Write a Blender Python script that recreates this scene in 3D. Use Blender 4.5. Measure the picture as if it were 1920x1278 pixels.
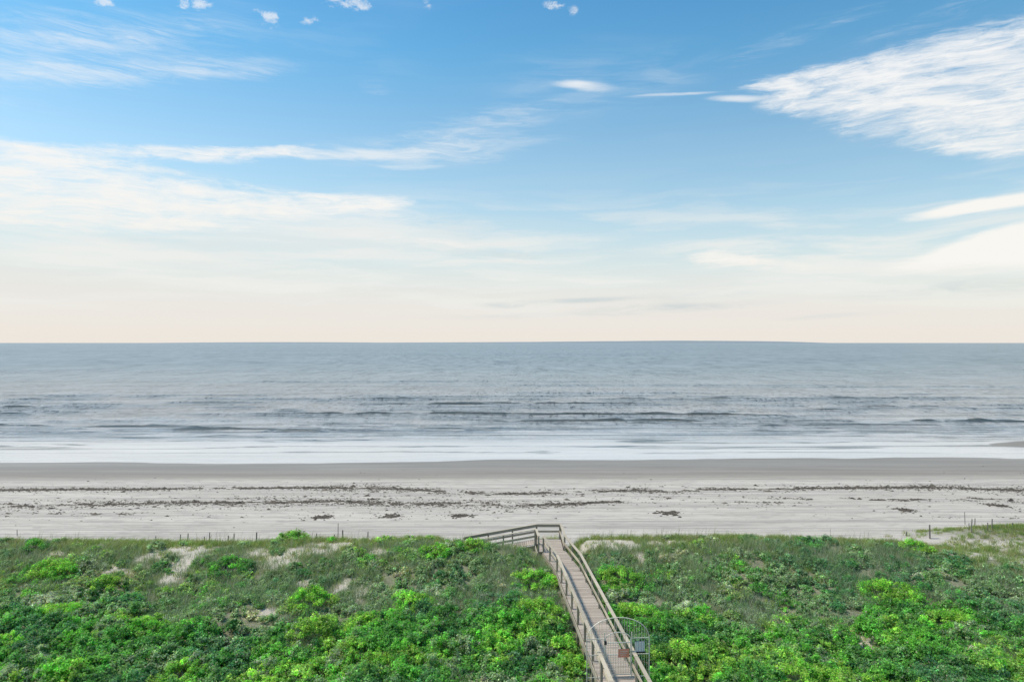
import bpy, math, random
import numpy as np
from mathutils import Vector, Matrix

random.seed(7)
rng = np.random.default_rng(11)
scene = bpy.context.scene
for o in list(bpy.data.objects):
    bpy.data.objects.remove(o)
COL = scene.collection
R = math.radians

# ------------------------------------------------------------------ camera
CAM_H = 16.0
cam_data = bpy.data.cameras.new('camera')
cam_data.lens = 24.0
cam_data.sensor_width = 36.0
cam_data.clip_start = 0.1
cam_data.clip_end = 90000
cam = bpy.data.objects.new('camera', cam_data)
cam.location = (0, 0, CAM_H)
cam.rotation_euler = (R(90.15), 0, 0)
COL.objects.link(cam)
scene.camera = cam
F = 1280.0                       # focal length in photograph pixels
HZ = 642.5                       # horizon row of the photograph


def gpt(px, py, z):
    """photograph pixel + height above the sea -> place on the ground"""
    y = F * (CAM_H - z) / (py - HZ)
    return ((px - 960) * y / F, y)


# ------------------------------------------------------------------ colour management
scene.view_settings.view_transform = 'Standard'
scene.view_settings.look = 'None'
scene.view_settings.exposure = 0.0
scene.view_settings.gamma = 1.0
scene.view_settings.use_curve_mapping = False

# ------------------------------------------------------------------ sun
SUN_EL, SUN_AZ = 57.0, -82.0       # azimuth from +Y (the sea) towards +X
sd = bpy.data.lights.new('sun', 'SUN')
sd.energy = 4.1
sd.angle = R(7.0)
sd.color = (1.0, 0.935, 0.84)
sun = bpy.data.objects.new('sun', sd)
dv = Vector((math.sin(R(SUN_AZ)) * math.cos(R(SUN_EL)), math.cos(R(SUN_AZ)) * math.cos(R(SUN_EL)), math.sin(R(SUN_EL))))
sun.rotation_euler = (-dv).to_track_quat('-Z', 'Y').to_euler()
sun.location = dv * 60
COL.objects.link(sun)


# ------------------------------------------------------------------ node helper
class NT:
    def __init__(self, tree):
        self.t = tree
        self.n = tree.nodes
        self.l = tree.links

    def new(self, typ, **kw):
        nd = self.n.new(typ)
        for k, v in kw.items():
            setattr(nd, k, v)
        return nd

    def put(self, sock, v):
        if v is None:
            return
        if isinstance(v, bpy.types.NodeSocket):
            self.l.new(v, sock)
        else:
            if sock.type == 'RGBA' and len(v) == 3:
                v = (*v, 1)
            sock.default_value = v

    def math(self, op, a, b=None, c=None, clamp=False):
        nd = self.new('ShaderNodeMath', operation=op, use_clamp=clamp)
        self.put(nd.inputs[0], a)
        self.put(nd.inputs[1], b)
        self.put(nd.inputs[2], c)
        return nd.outputs[0]

    def vmath(self, op, a, b=None, s=None):
        nd = self.new('ShaderNodeVectorMath', operation=op)
        self.put(nd.inputs[0], a)
        self.put(nd.inputs[1], b)
        if s is not None:
            self.put(nd.inputs['Scale'], s)
        return nd.outputs['Value'] if op in ('LENGTH', 'DOT_PRODUCT') else nd.outputs[0]

    def rng(self, v, a, b, c=0.0, d=1.0, smooth=True):
        nd = self.new('ShaderNodeMapRange')
        nd.interpolation_type = 'SMOOTHSTEP' if smooth else 'LINEAR'
        self.put(nd.inputs[0], v)
        for i, x in enumerate((a, b, c, d)):
            self.put(nd.inputs[i + 1], x)
        return nd.outputs[0]

    def noise(self, vec, scale, detail=4, rough=0.55, dist=0.0, color=False):
        nd = self.new('ShaderNodeTexNoise')
        self.put(nd.inputs['Vector'], vec)
        nd.inputs['Scale'].default_value = scale
        nd.inputs['Detail'].default_value = detail
        nd.inputs['Roughness'].default_value = rough
        nd.inputs['Distortion'].default_value = dist
        return nd.outputs['Color'] if color else nd.outputs[0]

    def mapping(self, vec, loc=(0, 0, 0), rot=(0, 0, 0), scale=(1, 1, 1), typ='POINT'):
        nd = self.new('ShaderNodeMapping', vector_type=typ)
        self.put(nd.inputs[0], vec)
        nd.inputs[1].default_value = loc
        nd.inputs[2].default_value = rot
        nd.inputs[3].default_value = scale
        return nd.outputs[0]

    def mix(self, f, a, b, blend='MIX'):
        nd = self.new('ShaderNodeMix', data_type='RGBA', blend_type=blend)
        self.put(nd.inputs[0], f)
        self.put(nd.inputs[6], a)
        self.put(nd.inputs[7], b)
        return nd.outputs[2]

    def xyz(self, v):
        nd = self.new('ShaderNodeSeparateXYZ')
        self.put(nd.inputs[0], v)
        return nd.outputs

    def comb(self, x, y, z=0.0):
        nd = self.new('ShaderNodeCombineXYZ')
        for i, v in enumerate((x, y, z)):
            self.put(nd.inputs[i], v)
        return nd.outputs[0]

    def ramp(self, f, stops, interp='LINEAR'):
        nd = self.new('ShaderNodeValToRGB')
        cr = nd.color_ramp
        cr.interpolation = interp
        while len(cr.elements) < len(stops):
            cr.elements.new(0.5)
        for e, (p, c) in zip(cr.elements, stops):
            e.position = p
            e.color = (*c, 1)
        self.put(nd.inputs[0], f)
        return nd.outputs[0]


# ------------------------------------------------------------------ world: Nishita sky with cirrus and a pale haze low down
world = bpy.data.worlds.new('World')
scene.world = world
world.use_nodes = True
W = NT(world.node_tree)
W.n.clear()
SKY_STRENGTH = 0.15
sky = W.new('ShaderNodeTexSky', sky_type='NISHITA')
sky.sun_disc = False
sky.sun_elevation = R(SUN_EL)
sky.sun_rotation = R(SUN_AZ)
sky.air_density = 1.0
sky.dust_density = 0.4
sky.ozone_density = 2.0
tc = W.new('ShaderNodeTexCoord')
dx, dy, dz = W.xyz(tc.outputs['Generated'])
az = W.math('ARCTAN2', dx, dy)
hyp = W.math('SQRT', W.math('ADD', W.math('MULTIPLY', dx, dx), W.math('MULTIPLY', dy, dy)))
el = W.math('DIVIDE', dz, W.math('MAXIMUM', hyp, 0.02))
P0 = W.comb(az, el)
# warp so that cloud edges curl and fray
wv = W.noise(W.mapping(P0, scale=(2.2, 7.0, 1)), 1.6, 5, 0.6, color=True)
wv = W.vmath('SUBTRACT', wv, (0.5, 0.5, 0.5))
P1 = W.vmath('ADD', P0, W.vmath('MULTIPLY', wv, (0.16, 0.035, 0)))
P1 = W.vmath('MULTIPLY', P1, (1, 1, 0))


def blob(px, py, rx, ry, rot, s, P=None):
    """soft elliptical patch; px.. are where it is seen, turned into a bearing and a height"""
    u = (px - 960) / F
    a = math.atan(u)
    e = (HZ - py) / F * math.cos(a)
    k = math.cos(a)
    m = W.mapping(P or P1, (a, e, 0), (0, 0, R(rot)), (rx / F * k * k, ry / F * k, 1), 'TEXTURE')
    return W.rng(W.vmath('LENGTH', m), 1.25, 0.15, 0.0, s)


def add_all(lst):
    r = lst[0]
    for x in lst[1:]:
        r = W.math('ADD', r, x)
    return r


n_st = W.noise(W.mapping(P1, rot=(0, 0, R(7)), scale=(3.0, 21.0, 1)), 2.0, 9, 0.62, 0.5)      # long streaks rising right
n_s2 = W.noise(W.mapping(P1, (3, 1, 0), rot=(0, 0, R(-9)), scale=(4.5, 24.0, 1)), 2.2, 9, 0.64, 0.7)   # streaks falling right
n_f = W.noise(W.mapping(P1, scale=(10, 22, 1)), 3.0, 8, 0.68, 0.3)
n_s3 = W.noise(W.mapping(P1, (9, 4, 0), rot=(0, 0, R(-4)), scale=(7.0, 62.0, 1)), 2.4, 8, 0.66, 0.9)
n_s4 = W.noise(W.mapping(P1, (2, 8, 0), rot=(0, 0, R(9)), scale=(6.0, 58.0, 1)), 2.4, 8, 0.66, 0.9)
dense = add_all([
    # left bank
    blob(60, 285, 330, 30, -1, 1.1), blob(330, 285, 240, 20, 2, 0.85), blob(520, 284, 160, 14, 2, .5), blob(480, 283, 120, 10, 0, .4),
    blob(60, 355, 400, 46, -3, 1.3), blob(300, 366, 330, 34, -3, 1.05), blob(60, 405, 430, 40, 3, 1.0), blob(300, 420, 400, 22, 2, .45),
    blob(610, 378, 190, 20, 2, 0.95), blob(500, 372, 300, 34, -4, 0.7), blob(780, 452, 170, 17, -3, .42),
    blob(560, 276, 60, 12, 15, .38),
    # right bank
    blob(1760, 115, 300, 62, 6, 1.1), blob(1640, 165, 270, 54, -6, 1.05), blob(1880, 150, 190, 100, 0, 1.0),
    blob(1800, 225, 270, 60, -10, 0.85), blob(1880, 270, 170, 42, -8, 0.8), blob(1500, 140, 120, 22, 4, 0.62),
    blob(1820, 490, 230, 30, 4, 0.6),
    # middle
    blob(1345, 486, 110, 20, -4, 0.9), blob(1450, 505, 160, 16, -3, .55),
])
dense_c = W.math('ADD', W.math('MINIMUM', dense, 0.95), W.math('MULTIPLY', W.math('SUBTRACT', n_s2, 0.5), 1.6))
dense_c = W.math('ADD', dense_c, W.math('MULTIPLY', W.math('SUBTRACT', n_f, 0.5), 1.3))
dense_c = W.math('ADD', dense_c, W.math('MULTIPLY', W.math('SUBTRACT', n_s3, 0.5), 1.35))
dense_a = W.math('MULTIPLY', W.rng(dense_c, 0.0, 1.40, 0, 1.0), W.rng(dense, 0.0, 0.45))
thin = add_all([
    blob(150, 120, 520, 95, 13, 0.40), blob(200, 40, 420, 60, 14, .32), blob(330, 130, 330, 26, 12, 0.34),
    blob(850, 245, 340, 36, 11, 0.48), blob(860, 285, 280, 30, 7, 0.42), blob(640, 285, 170, 14, 6, .5), blob(770, 305, 60, 14, 0, .4),
    blob(1480, 75, 330, 40, 14, 0.28), blob(1780, 20, 300, 30, 12, 0.36),
    blob(700, 425, 460, 52, -5, 0.85), blob(560, 445, 500, 30, 2, .5), blob(1500, 520, 500, 30, 0, .5), blob(420, 470, 500, 50, 3, 0.6), blob(1200, 470, 500, 18, 3, 0.45), blob(1500, 430, 200, 10, 6, .4),
    blob(720, 170, 60, 22, -30, 0.28),
])
thin_c = W.math('ADD', thin, W.math('MULTIPLY', W.math('SUBTRACT', n_st, 0.5), 1.7))
# the same thin cirrus goes on over the rest of the sky
wide = W.rng(W.noise(W.mapping(P0, (5, 2, 0), scale=(1.0, 3.0, 1)), 1.4, 3, 0.5), 0.5, 0.75, 0, 0.42)
wide_a = W.math('MULTIPLY', wide, W.rng(n_st, 0.35, 0.7, 0, 0.8))
thin_c = W.math('ADD', thin_c, W.math('MULTIPLY', W.math('SUBTRACT', n_s4, 0.5), 1.6))
thin_a = W.math('MULTIPLY', W.math('MULTIPLY', W.rng(thin_c, 0.0, 1.3), W.rng(thin, 0.0, 0.6)), 0.66)
Ps = W.vmath('ADD', P0, W.vmath('MULTIPLY', W.vmath('SUBTRACT', W.noise(P0, 9, 3, .6, color=True), (0.5, 0.5, 0.5)), (0.02, 0.008, 0)))
Ps = W.vmath('MULTIPLY', Ps, (1, 1, 0))
# small pieces: lens cloud with its thread, and the puffs at the top
small = add_all([
    blob(1095, 161, 80, 14, -6, 0.75, Ps), blob(1075, 158, 40, 8, -4, .3, Ps), blob(1260, 177, 110, 4.5, -2, 0.75, Ps), blob(1380, 184, 75, 9, -6, 0.95, Ps),
])
small_a = W.math('MULTIPLY', W.rng(W.math('ADD', small, W.math('MULTIPLY', W.math('SUBTRACT', n_s2, .5), 1.0)), 0.0, 1.3), W.rng(small, 0, .5, 0, .8))
n_p = W.noise(W.mapping(P0, scale=(1, 1.3, 1)), 62, 6, 0.65, 0.4)
sol = add_all([blob(1850, 384, 195, 16, 5, 1.5, Ps), blob(1890, 440, 180, 24, 13, 1.3, Ps), blob(1830, 478, 230, 26, 7, 1.0, Ps), blob(1960, 470, 160, 44, 4, 1.1, Ps), blob(1345, 484, 80, 14, -4, .6, Ps)])
sol_a = W.math('MULTIPLY', W.rng(W.math('ADD', sol, W.math('MULTIPLY', W.math('SUBTRACT', n_s3, .5), 1.0)), 0.05, 1.15), W.rng(sol, 0, .35, 0, .98))
puffs = add_all([blob(196, 2, 24, 16, 20, 1.0, Ps), blob(360, 6, 42, 15, 10, 1.0, Ps), blob(506, 36, 24, 20, 50, 1.05, Ps),
                 blob(655, 6, 60, 18, 5, 0.95, Ps), blob(578, 38, 24, 14, 10, .65, Ps), blob(1035, 8, 30, 13, 0, .9, Ps), blob(1077, 18, 17, 13, 30, .6, Ps),
                 blob(800, 4, 20, 14, 70, .5, Ps), blob(480, 22, 20, 10, 0, .5, Ps)])
puff_a = W.math('MULTIPLY', W.rng(W.math('ADD', puffs, W.math('MULTIPLY', W.math('SUBTRACT', n_p, .5), 4.2)), 0.25, 1.35), W.rng(puffs, .05, .6, 0, .62))
# haze low on the horizon
n_h = W.noise(W.mapping(P1, scale=(1.6, 16, 1)), 2.0, 6, 0.55, 0.3)
hz_e = W.math('ADD', el, W.math('MULTIPLY', W.math('SUBTRACT', n_h, 0.5), 0.16))
hz_e = W.math('ADD', hz_e, W.math('MULTIPLY', az, 0.03))
haze_a = W.rng(hz_e, 0.245, 0.03, 0.0, 0.97)
band = W.math('MULTIPLY', W.rng(n_h, 0.42, 0.64, 0, 0.8), W.math('MULTIPLY', W.rng(el, 0.02, 0.07), W.rng(el, 0.26, 0.12)))
haze_c = W.ramp(W.rng(el, 0.0, 0.25, smooth=False), [(0.0, (0.85, 0.79, 0.725)), (0.22, (0.83, 0.80, 0.76)), (0.5, (0.74, 0.78, 0.775)), (0.8, (0.66, 0.76, 0.80)), (1.0, (.62, .75, .82))])
grey = add_all([blob(965, 570, 75, 8, 1, 1.3, Ps), blob(1100, 562, 110, 6, 1, .9, Ps), blob(1250, 577, 190, 10, 2, .8, Ps), blob(1560, 592, 110, 6, 3, .3, Ps), blob(1780, 540, 260, 22, 2, .6), blob(500, 520, 200, 7, 0, .3), blob(350, 490, 60, 5, 0, .3), blob(150, 445, 300, 14, 0, .4), blob(880, 475, 220, 12, 0, .45), blob(1400, 550, 260, 10, 2, .4), blob(1000, 590, 240, 7, 1, .3)])
haze_c = W.mix(W.math('MULTIPLY', grey, W.rng(n_s2, .3, .65), clamp=True), haze_c, (0.60, 0.66, 0.68))

skyt = W.ramp(W.rng(el, 0.05, 0.6, smooth=False), [(0, (0.78, 0.80, 0.70)), (0.38, (0.83, 0.91, 0.80)), (0.67, (0.47, 0.85, 0.86)), (1, (0.30, 0.72, 0.86))])
skyt = W.vmath('SCALE', skyt, s=1.3)
base = W.mix(1.0, sky.outputs[0], skyt, 'MULTIPLY')
S = 1 / SKY_STRENGTH


def up(c):
    return W.vmath('SCALE', c, s=S)


white = W.ramp(W.rng(el, 0.05, 0.4, smooth=False), [(0, (0.93, 0.88, 0.80)), (0.45, (0.93, 0.925, 0.90)), (1, (0.93, 0.935, 0.94))])
c1 = W.mix(wide_a, base, up(white))
c1 = W.mix(thin_a, c1, up(white))
c1 = W.mix(haze_a, c1, up(haze_c))
c1 = W.mix(band, c1, up((0.87, 0.865, 0.83)))
c1 = W.mix(W.math('MULTIPLY', dense_a, 0.97), c1, up(white))
c1 = W.mix(sol_a, c1, up((0.95, 0.93, 0.885)))
c1 = W.mix(small_a, c1, up(white))
c1 = W.mix(puff_a, c1, up(white))
bg = W.new('ShaderNodeBackground')
W.put(bg.inputs[0], c1)
bg.inputs[1].default_value = SKY_STRENGTH
wo = W.new('ShaderNodeOutputWorld')
W.l.new(bg.outputs[0], wo.inputs[0])


# ------------------------------------------------------------------ object helpers
def tag(o, label=None, cat=None, group=None, kind=None):
    if label:
        o['label'] = label
    if cat:
        o['category'] = cat
    if group:
        o['group'] = group
    if kind:
        o['kind'] = kind
    return o


def empty(name, loc, label, cat, group=None, rz=0.0):
    o = bpy.data.objects.new(name, None)
    o.empty_display_size = 0.3
    o.location = loc
    o.rotation_euler = (0, 0, rz)
    COL.objects.link(o)
    return tag(o, label, cat, group)


def np_mesh(name, verts, faces, mat, tint=None, smooth=False):
    """verts (N,3), faces (M,k) all of one size"""
    verts = np.asarray(verts, dtype=np.float32)
    faces = np.asarray(faces, dtype=np.int32)
    me = bpy.data.meshes.new(name)
    k = faces.shape[1]
    me.vertices.add(len(verts))
    me.vertices.foreach_set('co', verts.ravel())
    me.loops.add(faces.size)
    me.loops.foreach_set('vertex_index', faces.ravel())
    me.polygons.add(len(faces))
    me.polygons.foreach_set('loop_start', np.arange(0, faces.size, k, dtype=np.int32))
    me.polygons.foreach_set('loop_total', np.full(len(faces), k, dtype=np.int32))
    if smooth:
        me.polygons.foreach_set('use_smooth', np.ones(len(faces), dtype=bool))
    if tint is not None:
        at = me.color_attributes.new('tint', 'FLOAT_COLOR', 'POINT')
        c = np.ones((len(verts), 4), dtype=np.float32)
        c[:, :3] = tint
        at.data.foreach_set('color', c.ravel())
    me.materials.append(mat)
    me.update(calc_edges=True)
    return me


def link(name, me, parent=None, loc=None):
    o = bpy.data.objects.new(name, me)
    COL.objects.link(o)
    if parent is not None:
        o.parent = parent
    if loc is not None:
        o.location = loc
    return o


def vnoise(x, y, seed=0):
    """smooth value noise, 0..1, unit cell size"""
    x = np.asarray(x, dtype=np.float64)
    y = np.asarray(y, dtype=np.float64)
    xi = np.floor(x).astype(np.int64)
    yi = np.floor(y).astype(np.int64)
    fx = x - xi
    fy = y - yi
    fx = fx * fx * (3 - 2 * fx)
    fy = fy * fy * (3 - 2 * fy)

    def h(a, b):
        n = (a * 374761393 + b * 668265263 + seed * 1442695041) & 0x7fffffff
        n = ((n ^ (n >> 13)) * 1274126177) & 0x7fffffff
        n = n ^ (n >> 16)
        return (n & 0xffff) / 65535.0
    return (h(xi, yi) * (1 - fx) + h(xi + 1, yi) * fx) * (1 - fy) + (h(xi, yi + 1) * (1 - fx) + h(xi + 1, yi + 1) * fx) * fy


def fbm(x, y, seed=0, oct=4):
    s = 0
    a = 0.5
    for i in range(oct):
        s = s + a * vnoise(x * 2 ** i, y * 2 ** i, seed + i * 17)
        a *= 0.5
    return s / (1 - 0.5 ** oct)


def sstep(a, b, x):
    t = np.clip((x - a) / (b - a), 0, 1)
    return t * t * (3 - 2 * t)


# ------------------------------------------------------------------ materials
def new_mat(name):
    m = bpy.data.materials.new(name)
    m.use_nodes = True
    t = NT(m.node_tree)
    p = t.n.get('Principled BSDF')
    return m, t, p


def foliage_mat(name, transl=0.35, rough=0.45):
    m, t, p = new_mat(name)
    at = t.new('ShaderNodeAttribute', attribute_name='tint')
    col = at.outputs['Color']
    t.put(p.inputs['Base Color'], col)
    p.inputs['Roughness'].default_value = rough
    p.inputs['Specular IOR Level'].default_value = 0.2
    tr = t.new('ShaderNodeBsdfTranslucent')
    t.put(tr.inputs[0], t.mix(1.0, col, (1.25, 1.35, 0.7), 'MULTIPLY'))
    mx = t.new('ShaderNodeMixShader')
    mx.inputs[0].default_value = transl
    t.l.new(p.outputs[0], mx.inputs[1])
    t.l.new(tr.outputs[0], mx.inputs[2])
    t.l.new(mx.outputs[0], t.n['Material Output'].inputs[0])
    return m


M_LEAF = foliage_mat('leaf', 0.45)
M_GRASS = foliage_mat('grass_blade', 0.3, 0.6)


def wood_mat(name, c1, c2, grain=(3, 40, 40)):
    m, t, p = new_mat(name)
    tcn = t.new('ShaderNodeTexCoord')
    oi = t.new('ShaderNodeObjectInfo')
    v = t.vmath('ADD', tcn.outputs['Object'], t.vmath('SCALE', (9.0, 5.0, 7.0), s=oi.outputs['Random']))
    n1 = t.noise(t.mapping(v, scale=grain), 1.0, 5, 0.6, 0.6)
    geo = t.new('ShaderNodeNewGeometry')
    n2 = t.noise(geo.outputs['Position'], 1.7, 4, 0.6)
    col = t.mix(t.rng(n1, 0.3, 0.72), c1, c2)
    col = t.mix(t.rng(n2, 0.5, 0.75, 0, 0.35), col, (c1[0] * .62, c1[1] * .62, c1[2] * .58))
    hs = t.new('ShaderNodeHueSaturation')
    t.put(hs.inputs['Value'], t.rng(oi.outputs['Random'], 0, 1, 0.78, 1.16, smooth=False))
    t.put(hs.inputs['Color'], col)
    t.put(p.inputs['Base Color'], hs.outputs[0])
    p.inputs['Roughness'].default_value = 0.8
    b = t.new('ShaderNodeBump')
    b.inputs['Strength'].default_value = 0.35
    b.inputs['Distance'].default_value = 0.01
    t.put(b.inputs['Height'], n1)
    t.l.new(b.outputs[0], p.inputs['Normal'])
    return m


M_DECK = wood_mat('weathered_deck_wood', (0.35, 0.285, 0.225), (0.52, 0.43, 0.34))
M_RAIL = wood_mat('weathered_rail_wood', (0.38, 0.315, 0.22), (0.58, 0.49, 0.36))
M_POST = wood_mat('weathered_post_wood', (0.28, 0.235, 0.175), (0.45, 0.385, 0.29), (30, 30, 3))
M_STAKE = wood_mat('grey_stake_wood', (0.13, 0.12, 0.10), (0.24, 0.22, 0.19), (30, 30, 3))


def plain_mat(name, col, rough=0.5, metal=0.0, var=0.15):
    m, t, p = new_mat(name)
    geo = t.new('ShaderNodeNewGeometry')
    n = t.noise(geo.outputs['Position'], 6.0, 4, 0.6)
    t.put(p.inputs['Base Color'], t.mix(t.rng(n, 0.35, 0.75, 0, 1), col, tuple(c * (1 - var) for c in col)))
    p.inputs['Roughness'].default_value = rough
    p.inputs['Metallic'].default_value = metal
    return m


M_GATE = plain_mat('pale_painted_metal', (0.74, 0.68, 0.55), 0.4)
M_BLACK = plain_mat('black_plastic', (0.03, 0.03, 0.03), 0.4)
M_PLATE = plain_mat('grey_panel_paint', (0.30, 0.30, 0.29), 0.5)
M_ORANGE = plain_mat('orange_sign_paint', (0.80, 0.30, 0.19), 0.5)
M_PALE = plain_mat('pale_sign_print', (0.75, 0.55, 0.42), 0.5)
M_WHITE = plain_mat('white_panel_paint', (0.86, 0.84, 0.80), 0.5)

# ------------------------------------------------------------------ terrain height
CREST_PX = [-400, 0, 250, 420, 500, 560, 640, 760, 820, 860, 900, 950, 1010, 1060, 1200, 1400, 1500, 1600, 1700, 1760, 1920, 2400]
CREST_PY = [1010, 1011, 1014, 1017, 1016, 1009, 1010, 1009, 1004, 999, 1005, 1011, 1015, 1006, 1005, 1003, 1006, 1011, 1015, 1022, 1036, 1030]
_cx = (np.array(CREST_PX) - 960) * 45.0 / F
_cz = CAM_H - (np.array(CREST_PY) - HZ) * 45.0 / F - 0.28

# bare sand: (px, py, half width px, half height px)
SAND = [(350, 1050, 22, 26), (345, 1028, 40, 7), (300, 1032, 34, 9), (520, 1044, 42, 10), (480, 1034, 32, 7), (610, 1022, 46, 10), (655, 1014, 30, 6), (560, 1032, 30, 6),
        (832, 1010, 34, 6), (570, 1092, 26, 8), (640, 1098, 18, 8), (680, 1104, 15, 14), (1607, 1192, 13, 13), (505, 1144, 22, 8),
        (1150, 1014, 60, 9), (1240, 1012, 40, 5), (930, 1131, 26, 4), (1200, 1040, 14, 8), (210, 1063, 20, 6), (1820, 1016, 80, 11), (1890, 1027, 50, 13), (1760, 1010, 40, 5),
        (250, 1072, 20, 4), (705, 1030, 24, 5), (735, 1250, 16, 5), (620, 1190, 9, 12), (1660, 1140, 15, 4), (1900, 1200, 18, 5), (105, 1036, 14, 5), (990, 1060, 14, 3), (1740, 1185, 12, 5)]
SANDG = []


def sand_mask(x, y):
    m = np.zeros(np.broadcast(x, y).shape)
    wx = (fbm(x * 0.9, y * 0.9, 5) - 0.5) * 1.4
    wy = (fbm(x * 0.9, y * 0.9, 9) - 0.5) * 1.4
    ragged = (fbm(x * 2.1, y * 2.1, 77, 3) - 0.5) * 2.0
    for (cx, cy, a, b) in SANDG:
        q = ((x + wx * min(1, a) - cx) / a) ** 2 + ((y + wy * min(1, b) - cy) / b) ** 2
        m = np.maximum(m, sstep(1.35, 0.35, q + ragged))
    return m


def ground_z(x, y):
    x = np.asarray(x, dtype=np.float64)
    y = np.asarray(y, dtype=np.float64)
    cz = np.interp(x, _cx, _cz)
    hollow = 1.55 + 1.0 * (fbm(x * 0.16, y * 0.22, 3) - 0.5) + 0.5 * (fbm(x * 0.5, y * 0.6, 8) - 0.5)
    t = sstep(36, 44.5, y)
    dune = hollow * (1 - t) + cz * t
    dune = dune + 0.22 * (fbm(x * 0.8, y * 0.9, 21) - 0.5) * sstep(47, 40, y)
    beach = 1.55 - 1.55 * np.clip((y - 48) / 44.0, -0.3, 40) ** 1.0
    beach = np.where(y < 48, 1.55, beach)
    beach = np.maximum(beach, -2.5 - 0 * y)
    # the ground is worn lower under the boardwalk and its platform
    px_ = np.interp(y, [14.0, 40.4, 44.4, 47.0], [5.15, 3.36, 2.68, 2.5])
    near = sstep(2.6, 1.3, np.abs(x - px_)) * sstep(49.0, 47.0, y)
    ramp = sstep(-5.5, -3.0, x) * sstep(3.0, 1.5, x) * sstep(44.0, 45.2, y)
    dune = dune - np.maximum(dune - (2.12 - 0.5 * sstep(1.5, -3.0, x) * ramp), 0) * np.maximum(near, ramp)
    u = sstep(45.0, 49.0 + 1.2 * (fbm(x * 0.12, x * 0 + 3.3, 4) - 0.5), y)
    z = dune * (1 - u) + beach * u
    # small dune to the right, beyond the crest
    z = z + 1.0 * np.exp(-((x - 38) / 6.5) ** 2 - ((y - 50.2) / 1.7) ** 2) + 0.35 * np.exp(-((x - 31) / 3.5) ** 2 - ((y - 50) / 1.5) ** 2)
    z = z - 0.35 * np.exp(-((x - 36) / 7) ** 2 - ((y - 45.5) / 1.6) ** 2)
    # low berm, wave-worn ripples and the shallow bar off to the right
    z = z + 0.05 * (fbm(x * 0.03, y * 0.35, 12) - 0.5) * sstep(50, 56, y)
    z = z + 0.34 * (fbm(x * 0.024 + 5, y * 0.03, 15, 2) - 0.5) * sstep(70, 88, y) * sstep(135, 105, y)
    z = z + 0.07 * (fbm(x * 0.13, y * 0.12, 19, 3) - 0.5) * sstep(80, 89, y) * sstep(104, 97, y)
    z = z + 1.25 * np.exp(-((x - 99) / 24.0) ** 6 - ((y - 107.5 - 0.03 * (x - 80)) / 3.0) ** 2)
    return z


_yy = np.arange(20, 46.5, 0.05)
for (px, py, a, b) in SAND:
    hit = (CAM_H - (py - HZ) * _yy / F) <= ground_z((px - 960) * _yy / F, _yy) + 0.12
    y = float(_yy[np.argmax(hit)]) if hit.any() else 45.0
    SANDG.append(((px - 960) * y / F, y, 1.0 * a * y / F, 1.05 * b * y * y / (F * 13.6)))


_lx = np.arange(-62, 90.01, 0.25)
_ly = np.arange(12, 70.01, 0.25)


def lut(fn):
    A, B = np.meshgrid(_lx, _ly)
    T = np.asarray(fn(A, B), dtype=float).tolist()
    W_, H_ = len(_lx), len(_ly)

    def look(x, y):
        u = min(max((x - _lx[0]) * 4, 0), W_ - 1.001)
        v = min(max((y - _ly[0]) * 4, 0), H_ - 1.001)
        i, j = int(u), int(v)
        u -= i
        v -= j
        return (T[j][i] * (1 - u) + T[j][i + 1] * u) * (1 - v) + (T[j + 1][i] * (1 - u) + T[j + 1][i + 1] * u) * v
    return look


gz = lut(ground_z)
sand_at = lut(sand_mask)


def grow(lo, hi, step, far, ratio=1.25):
    a = list(np.arange(lo, hi, step))
    s = step
    v = a[-1]
    while v < far:
        s *= ratio
        v += s
        a.append(v)
    s = step
    v = a[0]
    b = []
    return a


xs = np.arange(-44, 44.01, 0.35)
s, v, r_ = 0.35, 44.0, []
while v < 30000:
    s *= 1.18
    v += s
    r_.append(v)
xs = np.concatenate([-np.array(r_)[::-1], xs, np.array(r_)])
ys = np.concatenate([[-3000, -800, -200, -60, -20, 0, 8, 12], np.arange(15, 52, 0.3), np.arange(52, 125, 0.8), [140, 170, 220, 400]])
X, Y = np.meshgrid(xs, ys)
Z = ground_z(X, Y)
nx, ny = len(xs), len(ys)
idx = np.arange(nx * ny).reshape(ny, nx)
faces = np.stack([idx[:-1, :-1], idx[:-1, 1:], idx[1:, 1:], idx[1:, :-1]], -1).reshape(-1, 4)
cover = sstep(48.0, 45.2, Y + 2.0 * (fbm(X * 0.5, Y * 0.5, 30) - 0.5)) * (1 - sand_mask(X, Y))
mound = np.exp(-((X - 38) / 7.5) ** 2 - ((Y - 50.4) / 1.9) ** 2)
cover = np.maximum(cover, sstep(0.25, 0.6, mound) * 0.8)

m, t, p = new_mat('sand_ground')
geo = t.new('ShaderNodeNewGeometry')
pos = geo.outputs['Position']
gx, gy, gzs = t.xyz(pos)
at = t.new('ShaderNodeAttribute', attribute_name='tint')
cov = t.xyz(at.outputs['Vector'])[0]
n_big = t.noise(t.mapping(pos, scale=(0.035, 0.6, 1)), 1.0, 6, 0.6, 0.8)
n_str = t.noise(t.mapping(pos, rot=(0, 0, R(1.2)), scale=(0.10, 2.4, 1)), 1.0, 7, 0.68, 0.6)
n_fine = t.noise(pos, 9.0, 5, 0.7)
sand = t.mix(t.rng(n_big, 0.35, 0.65), (0.49, 0.43, 0.355), (0.58, 0.51, 0.425))
sand = t.mix(t.rng(n_str, 0.50, 0.66, 0, 0.6), sand, (0.30, 0.265, 0.22))
n_tr = t.noise(t.mapping(pos, (3, 5, 0), rot=(0, 0, R(-1.5)), scale=(0.025, 1.5, 1)), 1.0, 8, 0.7, 1.2)
sand = t.mix(t.rng(n_tr, 0.49, 0.58, 0, 0.55), sand, (0.27, 0.24, 0.205))
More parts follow.
